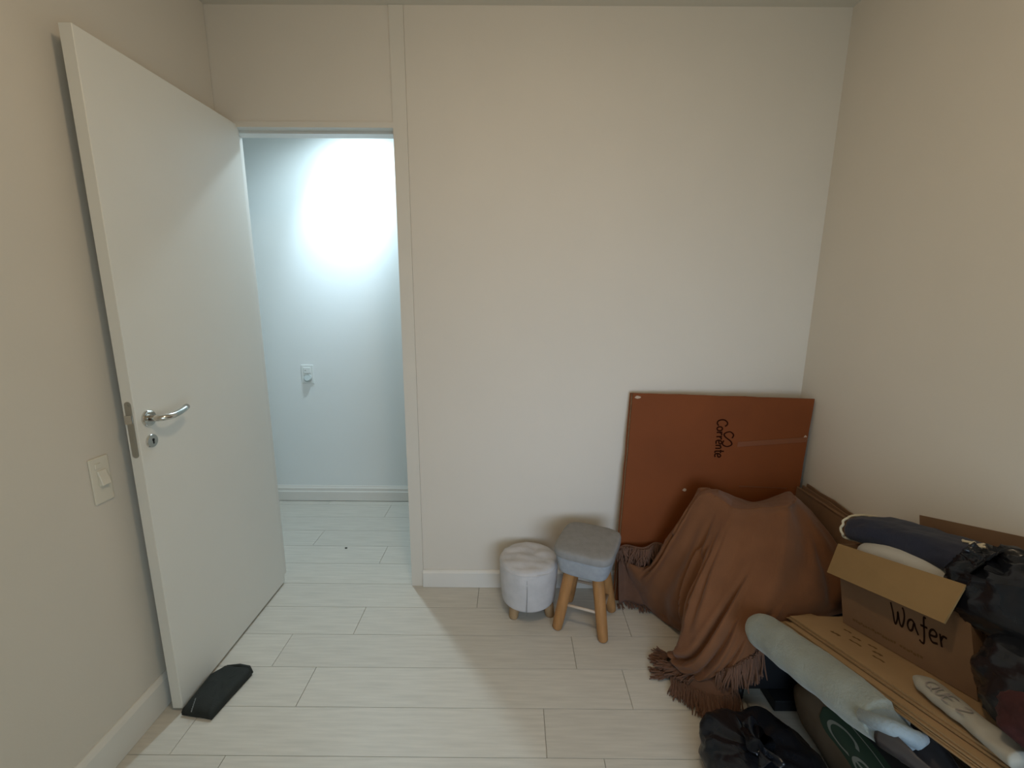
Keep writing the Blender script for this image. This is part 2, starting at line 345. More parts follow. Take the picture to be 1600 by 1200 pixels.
lk.faces.new(fa)
for i in range(len(ring)): lk.faces.new((fa[i], fa[(i + 1) % len(ring)], fb[(i + 1) % len(ring)], fb[i]))
plate = from_bm('lock_plate', lk, M['steel'], leaf); plate['label'] = 'steel latch faceplate in the door edge'
hexa('latch_bolt', [(xm - 0.008, DY0 - 0.012, 1.040), (xm + 0.008, DY0 - 0.003, 1.040), (xm + 0.008, DY0, 1.040), (xm - 0.008, DY0, 1.040), (xm - 0.008, DY0 - 0.012, 1.066), (xm + 0.008, DY0 - 0.003, 1.066), (xm + 0.008, DY0, 1.066), (xm - 0.008, DY0, 1.066)], M['chrome'], plate, 0.0008)
bm = bmesh.new()
for z in (0.945, 1.096): add_tube(bm, [(xm, DY0 - 0.0015, z), (xm, DY0 - 0.0024, z)], 0.0035, 12)
add_box(bm, xm - 0.005, xm + 0.005, DY0 - 0.0020, DY0 - 0.0014, 0.975, 0.998)
from_bm('screws', bm, M['steel'], plate)
bm = bmesh.new()
for z in (0.25, 1.05, 1.85): add_tube(bm, [(DX0 + 0.004, DY1 + 0.004, z - 0.04), (DX0 + 0.004, DY1 + 0.004, z + 0.04)], 0.006, 10)
from_bm('hinge_barrels', bm, M['steel'], leaf)

# ------------------------------------------------------------------ switch and socket
sw = thing('light_switch', 'cream light switch plate with protruding rocker on left wall beside the open door', 'switch', (XL, 1.243, 0.885))
def plate_x(name, x0, x1, y0, y1, z0, z1, m, parent, b=0.003):
    return box(name, (x0, x1, y0, y1, z0, z1), m, parent, b, 2)
plate_x('cover_plate', XL, XL + 0.006, 1.212, 1.274, 0.815, 0.955, M['plastic'], sw)
hexa('rocker', [(XL + 0.005, 1.230, 0.868), (XL + 0.020, 1.230, 0.870), (XL + 0.020, 1.258, 0.870), (XL + 0.005, 1.258, 0.868), (XL + 0.005, 1.230, 0.915), (XL + 0.009, 1.230, 0.915), (XL + 0.009, 1.258, 0.915), (XL + 0.005, 1.258, 0.915)], M['plastic'], sw, 0.0015)
box('small_button', (XL + 0.005, XL + 0.009, 1.226, 1.244, 0.922, 0.938), M['plastic'], sw, 0.001, 1)
so = thing('wall_socket', 'small white socket plate on the bright hallway wall seen through the doorway', 'socket', (-1.373, HY, 0.905))
box('cover_plate', (-1.414, -1.332, HY - 0.006, HY, 0.842, 0.968), M['hallplastic'], so, 0.003, 2)
box('rocker', (-1.397, -1.349, HY - 0.011, HY - 0.005, 0.912, 0.952), M['hallplastic'], so, 0.002, 1)
box('slot', (-1.388, -1.378, HY - 0.0116, HY - 0.0105, 0.929, 0.934), M['steel'], so)
bm = bmesh.new(); add_tube(bm, [(-1.371, HY - 0.005, 0.880), (-1.371, HY - 0.010, 0.880), (-1.371, HY - 0.016, 0.881), (-1.371, HY - 0.018, 0.882)], [0.027, 0.027, 0.024, 0.019], 24)
from_bm('round_outlet', bm, M['outlet'], so)['label'] = 'grey rounded lower half of the socket'
cr = bmesh.new(); bmesh.ops.create_icosphere(cr, subdivisions=2, radius=0.006)
for v in cr.verts: v.co = Vector((v.co.x * 1.3 - 0.950, v.co.y * 0.8 + 2.326, max(v.co.z * 0.6 + 0.003, 0.0005))) + noise.noise_vector(v.co * 300) * 0.001
tag(from_bm('crumb', cr, M['dark'], None, True), 'tiny dark crumb lying on the pale hallway floor', 'crumb')

# ------------------------------------------------------------------ charcoal sleeve wedged at the door
def sleeve():
    t = thing('sleeve_pouch', 'flat charcoal fabric sleeve lying on floor against the bottom of the open door', 'pouch', (-1.07, 1.37, 0))
    P = [Vector((-1.134, 1.285, 0)), Vector((-1.020, 1.268, 0)), Vector((-0.988, 1.452, 0)), Vector((-1.010, 1.472, 0)), Vector((-1.104, 1.478, 0)), Vector((-1.134, 1.435, 0))]
    c = sum(P, Vector()) / len(P); bm = bmesh.new(); N = 48
    out = []
    for i in range(N):
        s = i / N * len(P); k = int(s); f = s - k
        q0, q1, q2, q3 = P[k - 1], P[k], P[(k + 1) % 6], P[(k + 2) % 6]
        lin = q1.lerp(q2, f); out.append(lin)
    lev = [(1.0, 0.003), (1.0, 0.014), (0.96, 0.024), (0.85, 0.030), (0.6, 0.033), (0.3, 0.031)]
    rings = []
    for s, z in lev:
        rings.append([bm.verts.new(c + (p - c) * s + Vector((0, 0, z * (1 - 0.25 * max(0, (p.y - 1.40) * 6)) + 0.003 * noise.noise(p * 25 + Vector((0, 0, s)))))) for p in out])
    top = bm.verts.new(c + Vector((0, 0, 0.030)))
    for a, b in zip(rings, rings[1:]):
        for i in range(N): bm.faces.new((a[i], a[(i + 1) % N], b[(i + 1) % N], b[i]))
    for i in range(N): bm.faces.new((rings[-1][i], rings[-1][(i + 1) % N], top))
    bm.faces.new(rings[0][::-1])
    from_bm('sleeve_body', bm, M['pouch'], t, True)
    bm = bmesh.new(); add_tube(bm, [(-1.100, 1.479, 0.014), (-1.05, 1.479, 0.018), (-1.010, 1.473, 0.016), (-0.990, 1.455, 0.010)], [0.005, 0.007, 0.007, 0.006], 8)
    from_bm('open_rim', bm, M['pouch'], t, True)
    bm = bmesh.new(); x, y = -1.086, 1.270
    for i, (ln, wd) in enumerate([(0.008, .004), (0.005, .006), (0.009, .004), (0.006, .005), (0.008, .004), (0.010, .003)]):
        stroke(bm, [(0, 0), (ln * 0.5, wd * 0.4), (ln, 0)], 0.003, lambda a, b: (x - 0.42 * a - b, y + a, 0.0320))
        x -= 0.42 * (ln + 0.0015); y += ln + 0.0015
    me = bpy.data.meshes.new('print_mark'); bm.to_mesh(me); bm.free(); link('print_mark', me, M['pouchprint'], t)['label'] = 'small pale printed mark'
sleeve()

# ------------------------------------------------------------------ stools
def rot2(x, y, a): return (x * math.cos(a) - y * math.sin(a), x * math.sin(a) + y * math.cos(a))
def big_stool():
    cx, cy, a = 0.330, 1.760, math.radians(-25)
    t = thing('stool', 'taller grey square padded stool on four splayed wooden legs, standing before the smaller stool', 'stool', (cx, cy, 0))
    def sq(u, half, e=0.42):
        th = 2 * PI * u; return rot2(half * sgn(math.cos(th), e), half * sgn(math.sin(th), e), a)
    def tilt(x, y): return 0.035 * x + 0.04 * y
    def prof(levels, N=56):
        def fn(u, v):
            k = v * (len(levels) - 1); i = min(int(k), len(levels) - 2); f = k - i
            h = levels[i][0] * (1 - f) + levels[i + 1][0] * f; z = levels[i][1] * (1 - f) + levels[i + 1][1] * f
            x, y = sq(u, h); return (cx + x, cy + y, z + tilt(x, y) + 0.0015 * noise.noise(Vector((x * 30, y * 30, z * 30))))
        return fn
    L1 = [(0.050, 0.287), (0.094, 0.281), (0.105, 0.286), (0.109, 0.298), (0.118, 0.340), (0.1225, 0.366), (0.118, 0.369)]
    surf('seat', 56, 13, prof(L1), M['seat_side'], t, True)
    L2 = [(0.112, 0.367), (0.125, 0.368), (0.1275, 0.373), (0.1275, 0.390), (0.1255, 0.396), (0.120, 0.400), (0.100, 0.4035), (0.070, 0.4055), (0.035, 0.4065), (0.004, 0.407)]
    c = surf('seat_cushion', 56, 19, prof(L2), M['seat_top'], t, True); c['label'] = 'grey fabric cushion pad on top'
    bm = bmesh.new(); pts = [(cx + sq(k / 64, 0.1245)[0], cy + sq(k / 64, 0.1245)[1], 0.3685 + tilt(*sq(k / 64, 0.1245))) for k in range(65)]
    add_tube(bm, pts, 0.0022, 6); from_bm('piping', bm, M['seat_top'], t, True)
    feet = [(0.200, 1.712), (0.388, 1.640), (0.464, 1.828), (0.275, 1.898)]; tops = []
    for i, (fx, fy) in enumerate(feet):
        dx, dy = fx - cx, fy - cy; tx, ty = cx + dx * 0.56, cy + dy * 0.56; tops.append((tx, ty))
        d = Vector((tx - fx, ty - fy, 0.30)).normalized()
        p0 = Vector((fx, fy, 0.004)); p1 = Vector((tx, ty, 0.29)); n = 9; pts = []; rr = []
        for k in range(n): pts.append(p0.lerp(p1, k / (n - 1))); rr.append(0.0225 + 0.0035 * k / (n - 1))
        pts = [p0 - d * 0.002] + [p0 + d * 0.004] + pts[1:]; rr = [0.017, 0.0215] + rr[1:]
        tube('leg', pts, rr, M['wood'], t, 18)
    for i, j, h in ((0, 1, 0.40), (1, 2, 0.36), (2, 3, 0.44), (3, 0, 0.36)):
        A = Vector((*feet[i], 0)).lerp(Vector((*tops[i], 0.29)), h); B = Vector((*feet[j], 0)).lerp(Vector((*tops[j], 0.29)), h)
        tube('stretcher', [A, B], 0.0065, M['rod'], t, 10)
big_stool()
def small_stool():
    cx, cy = 0.078, 1.838
    t = thing('stool', 'low round pale grey drum stool with wrinkled top, standing behind the taller square one', 'stool', (cx, cy, 0))
    lev = [(0.060, 0.067), (0.106, 0.065), (0.117, 0.069), (0.122, 0.079), (0.125, 0.105), (0.129, 0.16), (0.1315, 0.215), (0.132, 0.244), (0.131, 0.256), (0.127, 0.264), (0.115, 0.270), (0.088, 0.274), (0.058, 0.275), (0.025, 0.275), (0.003, 0.275)]
    def fn(u, v):
        k = v * (len(lev) - 1); i = min(int(k), len(lev) - 2); f = k - i
        r = lev[i][0] * (1 - f) + lev[i + 1][0] * f; z = lev[i][1] * (1 - f) + lev[i + 1][1] * f
        th = 2 * PI * u; p = Vector((math.cos(th) * r, math.sin(th) * r, z))
        w = 0.0
        if z > 0.24: w = 0.008 * (noise.noise(Vector((p.x * 14 + p.y * 8, p.y * 26, 2))) + 0.4 * abs(noise.noise(p * 40)))
        rr = 1 + 0.012 * noise.noise(Vector((p.x * 22, p.y * 22, z * 14))) + (0.014 * noise.noise(Vector((th * 2, z * 60, 0))) if z > 0.21 else 0)
        return (cx + p.x * rr, cy + p.y * rr, z + w)
    surf('upholstered_drum', 64, 46, fn, M['pouf'], t, True)
    bm = bmesh.new(); pts = [(cx + 0.1315 * math.cos(a), cy + 0.1315 * math.sin(a), 0.252 + 0.003 * math.sin(3 * a)) for a in [2 * PI * k / 48 for k in range(49)]]
    add_tube(bm, pts, 0.0024, 6); from_bm('seam_piping', bm, M['pouf'], t, True)
    a0 = math.radians(-95); sx, sy = cx + 0.1315 * math.cos(a0), cy + 0.1315 * math.sin(a0)
    tube('side_seam', [(sx, sy + 0.001, 0.062), (sx + 0.001, sy, 0.15), (sx, sy + 0.001, 0.25)], 0.0012, M['seat_top'], t, 5)
    for dx, dy in ((-0.068, -0.060), (0.098, -0.045), (0.078, 0.075), (-0.068, 0.075)):
        p = Vector((cx + dx, cy + dy, 0)); d = Vector((-dx * 0.12, -dy * 0.12, 0.075))
        tube('leg', [p + Vector((0, 0, 0.001)), p + Vector((0, 0, 0.004)) + d * 0.03, p + d * 0.5, p + d], [0.018, 0.021, 0.0225, 0.0235], M['wood_dull'], t, 16)
small_stool()

# ------------------------------------------------------------------ tall flattened carton against the back wall
def big_carton():
    TL, TR, BL, BR = Vector((0.540, 1.962, 1.003)), Vector((1.309, 1.890, 0.998)), Vector((0.496, 1.895, 0.004)), Vector((1.235, 1.830, 0.004))
    n = (TR - TL).cross(BL - TL).normalized()
    if n.y > 0: n = -n
    t = thing('flattened_carton', 'tall reddish brown flattened carton with printed name leaning in the corner', 'cardboard', ((BL.x + BR.x) / 2, (BL.y + BR.y) / 2, 0))
    def P(u, v, d=0.0): return (TL.lerp(TR, u)).lerp(BL.lerp(BR, u), v) + n * d
    def sheet(name, u0, u1, v0, v1, d0, d1, m, jag=0.0):
        def fn_outline(k, d):
            pass
        bm = bmesh.new(); N = 14; ring = []
        for k in range(N): ring.append((u0 + (u1 - u0) * k / N, v0))
        for k in range(N): ring.append((u1, v0 + (v1 - v0) * k / N))
        for k in range(N): ring.append((u1 - (u1 - u0) * k / N, v1))
        for k in range(N): ring.append((u0, v1 - (v1 - v0) * k / N))
        rr = [(u + jag * noise.noise(Vector((u * 9, v * 9, 1))), v + jag * 0.6 * noise.noise(Vector((u * 9, v * 9, 5)))) for u, v in ring]
        A = [bm.verts.new(P(u, v, d1 + 0.0015 * noise.noise(Vector((u * 4, v * 4, 9))))) for u, v in rr]; B = [bm.verts.new(P(u, v, d0)) for u, v in rr]
        bm.faces.new(A); bm.faces.new(B[::-1])
        for i in range(len(A)): bm.faces.new((A[i], A[(i + 1) % len(A)], B[(i + 1) % len(A)], B[i]))
        return from_bm(name, bm, m, t)
    sheet('front_sheet', 0.0, 1.0, 0.0, 1.0, -0.007, 0.0, M['card_red'], 0.004)
    sheet('inner_sheet', -0.006, 0.994, 0.004, 1.0, -0.0145, -0.0085, M['card_edge'], 0.004)
    sheet('back_sheet', -0.013, 0.992, 0.002, 1.0, -0.023, -0.016, M['card_red'], 0.005)
    # crease lines and tape strips
    for (u0, v0, u1, v1, wd) in ((0.62, 0.205, 0.995, 0.170, 0.022), (0.66, 0.405, 0.93, 0.405, 0.006), (0.60, 0.50, 0.97, 0.50, 0.016)):
        bm = bmesh.new(); add_hexa(bm, [P(u0, v0, 0.0012), P(u1, v1, 0.0012), P(u1, v1 + wd, 0.0012), P(u0, v0 + wd, 0.0012), P(u0, v0, 0.0022), P(u1, v1, 0.0022), P(u1, v1 + wd, 0.0022), P(u0, v0 + wd, 0.0022)])
        from_bm('tape_strip', bm, M['tape'], t)
    for (u, v, su, sv) in ((0.030, 0.018, 0.020, 0.006), (0.985, 0.178, 0.010, 0.014), (0.352, 0.438, 0.011, 0.007)):
        bm = bmesh.new(); N = 11
        vs = [bm.verts.new(P(u + su * math.cos(2 * PI * k / N) * (0.7 + 0.6 * random.random()), v + sv * math.sin(2 * PI * k / N) * (0.7 + 0.6 * random.random()), 0.0018)) for k in range(N)]
        bm.faces.new(vs); from_bm('torn_patch', bm, M['paper'], t)['label'] = 'pale torn paper patch'
    # name printed sideways, reading downwards, with its looped emblem
    W_, H_ = (TR - TL).length, (BL - TL).length
    s, wdt = glyphs('Corrente'); sc = 0.176 / wdt
    def PT(x, y): return P((0.380 + 0.0015 * x + y * sc * 1.0) / W_, (0.106 + x * sc) / H_, 0.0016)
    writing('printed_name', s, 0.15, PT, M['ink'], t)
    loop = []
    for k in range(25):
        th = 2 * PI * k / 24; d_ = 1 + math.sin(th) ** 2
        loop.append((math.cos(th) / d_, math.sin(th) * math.cos(th) / d_ * 1.25))
    def PE(x, y): return P((0.434 + y * 0.042) / W_, (0.106 + 0.088 + x * 0.034) / H_, 0.0016)
    a = [(-0.15, 0.42), (-0.62, 0.52), (-1.0, 0.1), (-0.72, -0.42), (-0.30, -0.30), (0.25, 0.30), (0.72, 0.46), (1.0, 0.0), (0.72, -0.48), (0.2, -0.40)]
    writing('printed_emblem', [a], 0.16, PE, M['ink'], t)
big_carton()
# long carton leaning along the right wall behind the box
def side_carton():
    t = thing('flattened_carton', 'dark brown carton standing along right wall between throw and open box', 'cardboard', (1.28, 1.62, 0))
    def P(y, z, d): return (1.252 + d + 0.012 * z / 0.61, y, z)
    for k, (d0, d1, ztop, nm) in enumerate(((0.0, 0.005, 0.606, 'front_sheet'), (0.016, 0.021, 0.598, 'inner_sheet'), (0.024, 0.029, 0.612, 'inner_sheet'), (0.042, 0.047, 0.618, 'back_sheet'))):
        bm = bmesh.new(); N = 12; ring = [(1.36 + 0.50 * i / N, ztop + 0.006 * noise.noise(Vector((i * 0.7, k * 3.1, 0)))) for i in range(N + 1)] + [(1.86, 0.002), (1.36, 0.002)]
        A = [bm.verts.new(P(y, z, d0)) for y, z in ring]; B = [bm.verts.new(P(y, z, d1)) for y, z in ring]
        bm.faces.new(A); bm.faces.new(B[::-1])
        for i in range(len(A)): bm.faces.new((A[i], A[(i + 1) % len(A)], B[(i + 1) % len(A)], B[i]))
        from_bm(nm, bm, M['card_brown'] if k != 1 else M['card_edge'], t)
    hexa('folded_flap', [P(1.36, 0.604, 0.0), P(1.36, 0.604, 0.018), P(1.855, 0.596, 0.018), P(1.855, 0.596, 0.0), P(1.36, 0.609, 0.0), P(1.36, 0.609, 0.018), P(1.855, 0.601, 0.018), P(1.855, 0.601, 0.0)], M['card_brown'], t)
    hexa('bottom_fold', [P(1.365, 0.002, 0.004), P(1.365, 0.002, 0.044), P(1.855, 0.002, 0.044), P(1.855, 0.002, 0.004), P(1.365, 0.006, 0.004), P(1.365, 0.006, 0.044), P(1.855, 0.006, 0.044), P(1.855, 0.006, 0.004)], M['card_brown'], t)
side_carton()

# ------------------------------------------------------------------ black low cabinet on feet, under the throw
cb = thing('low_cabinet', 'black low cabinet on short feet, mostly hidden under the brown throw', 'cabinet', (1.03, 1.56, 0))
bm = bmesh.new(); add_box(bm, 0.812, 1.236, 1.366, 1.76, 0.045, 0.275); bevel(bm, 0.004, 2); from_bm('cabinet_body', bm, M['black'], cb)
box('shadow_filler', (0.925, 1.230, 1.318, 1.74, 0.002, 0.044), M['black'], cb, 0.002, 1)  # added black block standing in for the deep shadow by the sack
for fx, fy in ((0.816, 1.362), (1.206, 1.362), (0.816, 1.735), (1.206, 1.735)):
    bm = bmesh.new(); add_tube(bm, [(fx + 0.013, fy + 0.013, 0.001), (fx + 0.013, fy + 0.013, 0.006), (fx + 0.013, fy + 0.013, 0.046)], [0.011, 0.0135, 0.0145], 14); from_bm('foot', bm, M['black'], cb, True)

# ------------------------------------------------------------------ brown throw
THROW = [
 [(0.801, 1.800, 0.621), (0.780, 1.800, 0.570), (0.735, 1.800, 0.480), (0.678, 1.800, 0.378), (0.620, 1.820, 0.236), (0.537, 1.855, 0.226)],
 [(0.813, 1.790, 0.628), (0.783, 1.760, 0.604), (0.710, 1.760, 0.435), (0.638, 1.775, 0.279), (0.582, 1.820, 0.191), (0.527, 1.860, 0.216)],
 [(0.843, 1.790, 0.626), (0.805, 1.740, 0.628), (0.706, 1.725, 0.402), (0.627, 1.760, 0.201), (0.607, 1.820, 0.080), (0.607, 1.885, 0.012)],
 [(0.882, 1.790, 0.620), (0.834, 1.710, 0.628), (0.736, 1.660, 0.383), (0.680, 1.670, 0.198), (0.677, 1.700, 0.083), (0.683, 1.735, 0.012)],
 [(0.919, 1.790, 0.606), (0.856, 1.680, 0.620), (0.742, 1.600, 0.394), (0.697, 1.590, 0.214), (0.729, 1.610, 0.083), (0.767, 1.645, 0.012)],
 [(0.953, 1.790, 0.591), (0.870, 1.660, 0.613), (0.745, 1.550, 0.413), (0.674, 1.510, 0.248), (0.641, 1.500, 0.130), (0.632, 1.530, 0.051)],
 [(0.985, 1.790, 0.580), (0.886, 1.640, 0.613), (0.760, 1.520, 0.419), (0.697, 1.460, 0.261), (0.658, 1.430, 0.131), (0.633, 1.435, 0.054)],
 [(1.019, 1.790, 0.568), (0.931, 1.630, 0.615), (0.800, 1.490, 0.413), (0.739, 1.420, 0.280), (0.701, 1.380, 0.155), (0.695, 1.380, 0.069)],
 [(1.060, 1.790, 0.568), (0.975, 1.620, 0.623), (0.854, 1.470, 0.453), (0.796, 1.395, 0.327), (0.770, 1.355, 0.218), (0.760, 1.340, 0.154)],
 [(1.113, 1.790, 0.586), (1.024, 1.620, 0.626), (0.902, 1.455, 0.477), (0.835, 1.375, 0.368), (0.812, 1.340, 0.270), (0.817, 1.330, 0.203)],
 [(1.168, 1.790, 0.610), (1.078, 1.620, 0.635), (0.974, 1.450, 0.519), (0.895, 1.365, 0.414), (0.867, 1.335, 0.325), (0.870, 1.325, 0.254)],
 [(1.204, 1.800, 0.606), (1.129, 1.660, 0.629), (1.082, 1.500, 0.514), (1.011, 1.400, 0.439), (0.969, 1.360, 0.394), (0.950, 1.345, 0.338)],
 [(1.220, 1.810, 0.593), (1.164, 1.700, 0.624), (1.152, 1.550, 0.558), (1.135, 1.450, 0.469), (1.117, 1.395, 0.393), (1.098, 1.375, 0.333)],
 [(1.234, 1.820, 0.582), (1.223, 1.760, 0.587), (1.230, 1.620, 0.547), (1.242, 1.520, 0.487), (1.219, 1.450, 0.413), (1.211, 1.420, 0.324)],
]
def cr_(p0, p1, p2, p3, t):
    return 0.5 * ((2 * p1) + (p2 - p0) * t + (2 * p0 - 5 * p1 + 4 * p2 - p3) * t * t + (3 * p1 - p0 - 3 * p2 + p3) * t ** 3)
TG = [[Vector(p) for p in c] for c in THROW]
for c in TG: c.insert(2, c[1].lerp(c[2], 0.12))
def throw_pt(u, v):
    def row(c, v):
        k = v * 5 if v <= 0.2 else (1 + (v - 0.2) / 0.024 if v <= 0.224 else (2 + (v - 0.224) / 0.176 if v <= 0.4 else 3 + (v - 0.4) * 5))
        i = min(int(k), len(c) - 2); f = k - i
        return cr_(c[max(i - 1, 0)], c[i], c[i + 1], c[min(i + 2, len(c) - 1)], f)
    k = u * (len(TG) - 1); i = min(int(k), len(TG) - 2); f = k - i
    g = [row(TG[max(i - 1, 0)], v), row(TG[i], v), row(TG[i + 1], v), row(TG[min(i + 2, len(TG) - 1)], v)]
    return cr_(*g, f)
FOLDS = [  # u at v0, u at v1, v0, v1, width, depth
 (0.050, 0.070, 0.10, 0.70, 0.012, 0.012), (0.265, 0.330, 0.22, 0.95, 0.018, 0.026), (0.190, 0.215, 0.25, 0.9, 0.020, 0.014),
 (0.360, 0.365, 0.25, 0.85, 0.014, 0.016), (0.645, 0.405, 0.36, 0.98, 0.015, 0.030), (0.640, 0.500, 0.55, 1.0, 0.014, 0.026),
 (0.455, 0.430, 0.22, 0.60, 0.016, 0.010), (0.700, 0.600, 0.70, 1.0, 0.012, 0.018), (0.80, 0.74, 0.62, 0.95, 0.014, 0.016), (0.90, 0.93, 0.25, 0.8, 0.016, 0.012)]
def throw_fn(u, v):
    e = 0.004
    p = throw_pt(u, v); du = throw_pt(min(u + e, 1), v) - throw_pt(max(u - e, 0), v); dv = throw_pt(u, min(v + e, 1)) - throw_pt(u, max(v - e, 0))
    n = du.cross(dv)
    n = n.normalized() if n.length > 1e-9 else Vector((0, -1, 0))
    if n.y > 0: n = -n
    d = 0
    for (ua, ub, va, vb, wd, am) in FOLDS:
        s_ = (v - va) / (vb - va); cc = ua + (ub - ua) * s_ + 0.006 * math.sin(v * 9 + ua * 30)
        ramp = min(1, max(0, (v - va) / 0.28)); ramp = ramp * ramp * (3 - 2 * ramp)
        ramp = ramp * min(1, max(0, (vb + 0.12 - v) / 0.12)); x_ = (u - cc) / wd
        d += am * ramp * (-math.exp(-x_ * x_) + 0.62 * math.exp(-((x_ - 1.9) / 1.2) ** 2) + 0.30 * math.exp(-((x_ + 2.2) / 1.4) ** 2))
    d += 0.004 * noise.noise(p * 9) + 0.0022 * noise.noise(p * 26)
    if 0.9 < v: d *= 0.6
    p = p + n * d
    p.z = max(p.z, 0.006)
    return p
th = thing('throw_blanket', 'brown woven throw with fringed edges draped over the pile in the corner', 'blanket', (0.85, 1.6, 0))
surf('woven_cloth', 170, 74, throw_fn, M['throw'], th, thick=0.004)
# lower layer of the throw bunched on the floor by the carton
def layer_fn(u, v):
    p = Vector((0.492 + 0.20 * u + 0.012 * v, 1.868 + 0.018 * math.sin(u * 9) + 0.02 * v, 0.297 + 0.02 * u - 0.287 * v))
    p.y -= 0.03 * v * v; p.z = max(p.z, 0.006); return p + Vector((0, 0.008 * noise.noise(p * 14), 0))
surf('lower_layer', 24, 20, layer_fn, M['fringe'], th, thick=0.004)
# front corner of the throw folded on itself on the floor
def corner_fn(u, v):
    a = Vector((0.665, 1.520, 0.030)).lerp(Vector((0.800, 1.345, 0.150)), u)
    b = Vector((0.575, 1.478, 0.008)).lerp(Vector((0.785, 1.325, 0.085)), u)
    b += Vector((0.03, -0.075, 0)) * math.sin(PI * u)
    p = a.lerp(b, v); p.z += 0.020 * math.sin(PI * v) * (1 - 0.3 * u) + 0.006 * noise.noise(p * 22); p.z = max(p.z, 0.006); return p
surf('folded_corner', 30, 14, corner_fn, M['fringe'], th, thick=0.004)
fb = bmesh.new()
def strand(p, d, ln, r, floor=0.004, wob=0.24):
    p = Vector(p); d = Vector(d).normalized(); pts = [p]; v = d.copy(); n = 6; ph = random.uniform(0, 6)
    for k in range(n):
        v = (v * 0.7 + d * 0.3 + Vector((random.uniform(-wob, wob), random.uniform(-wob, wob), random.uniform(-wob, wob * .6)))).normalized()
        q = pts[-1] + v * ln / n
        if q.z < floor + r: q.z = floor + r + random.uniform(0, 0.004)
        pts.append(q)
    add_tube(fb, pts, [r, r * 1.05, r, r * .95, r * .95, r * .85, r * .6], 5)
RU = random.uniform
def tassel(p, d, ln, r=0.0030, n=5, sp=0.006, wob=0.22):
    for _ in range(n):
        strand(Vector(p) + Vector((RU(-sp, sp), RU(-sp, sp), RU(-sp, sp) * 0.5)), (d[0] + RU(-.14, .14), d[1] + RU(-.14, .14), d[2] + RU(-.1, .1)), ln * RU(0.8, 1.1), r * RU(0.85, 1.15), wob=wob)
for k in range(36):     # top edge of the lower layer, falling down over the carton side
    u = k / 35; p = layer_fn(u, 0.02); tassel(p + Vector((0, -0.012, 0)), (RU(-.25, .45), -0.25, -1), RU(0.05, 0.085), 0.0030, 4, 0.006, 0.34)
for k in range(14):     # its floor edge
    p = layer_fn(k / 13, 1); tassel(p, (RU(-.2, .4), -1, -0.1), RU(0.025, 0.05), 0.0032, 4, 0.006, 0.3)
for k in range(10):     # under the front fold, on the floor to the left
    p = corner_fn(0.03 * k, 0.7); tassel(p, (-1, 0.35 - 0.09 * k, -0.1), RU(0.03, 0.055), 0.0034, 6, 0.010)
for base, d_ in (((0.620, 1.535, .012), (-1, .12, 0)), ((0.610, 1.525, .012), (-.9, .35, 0)), ((0.600, 1.478, .008), (-1, .06, 0)), ((0.598, 1.462, .008), (-1, -.22, 0)), ((0.615, 1.425, .008), (-.5, -1, 0)), ((0.625, 1.420, .008), (-.25, -1, 0)), ((0.640, 1.545, .01), (-.8, .5, 0))):
    tassel(Vector(base), d_, 0.062, 0.0032, 14, 0.011, 0.2)
for k in range(52):     # long fringe along the front corner
    u = 0.10 + 0.90 * k / 51; p = corner_fn(u, 0.95)
    tassel(p, (-0.25 * (1 - u) + RU(-.1, .1), -0.9 if u < .6 else -0.45, -0.3 if u < .6 else -1), RU(0.065, 0.095), 0.0029, 6, 0.007)
for k in range(34):     # fringe hanging from the right front edge
    u = 0.585 + 0.17 * k / 33; p = throw_fn(u, 0.97)
    tassel(p + Vector((0, -0.006, 0)), (RU(-.1, .1), -0.12, -1), RU(0.07, 0.105), 0.0029, 6, 0.006, 0.16)
fo = from_bm('fringe', fb, M['fringe'], th); fo['kind'] = 'stuff'

# ------------------------------------------------------------------ tilted pile: local frame (a towards the camera, b towards the wall, c up)
TI = math.radians(17.0)
OR = Vector((0.890, 1.330, 0.375)); EA = Vector((0, -math.cos(TI), math.sin(TI))); EB = Vector((1, 0, 0)); EC = Vector((0, math.sin(TI), math.cos(TI)))
def PL(a, b, c): return OR + EA * a + EB * b + EC * c
def pl_hexa(name, a0, a1, b0, b1, c0, c1, m, parent, bev=0.0):
    return hexa(name, [PL(a0, b0, c0), PL(a1, b0, c0), PL(a1, b1, c0), PL(a0, b1, c0), PL(a0, b0, c1), PL(a1, b0, c1), PL(a1, b1, c1), PL(a0, b1, c1)], m, parent, bev)

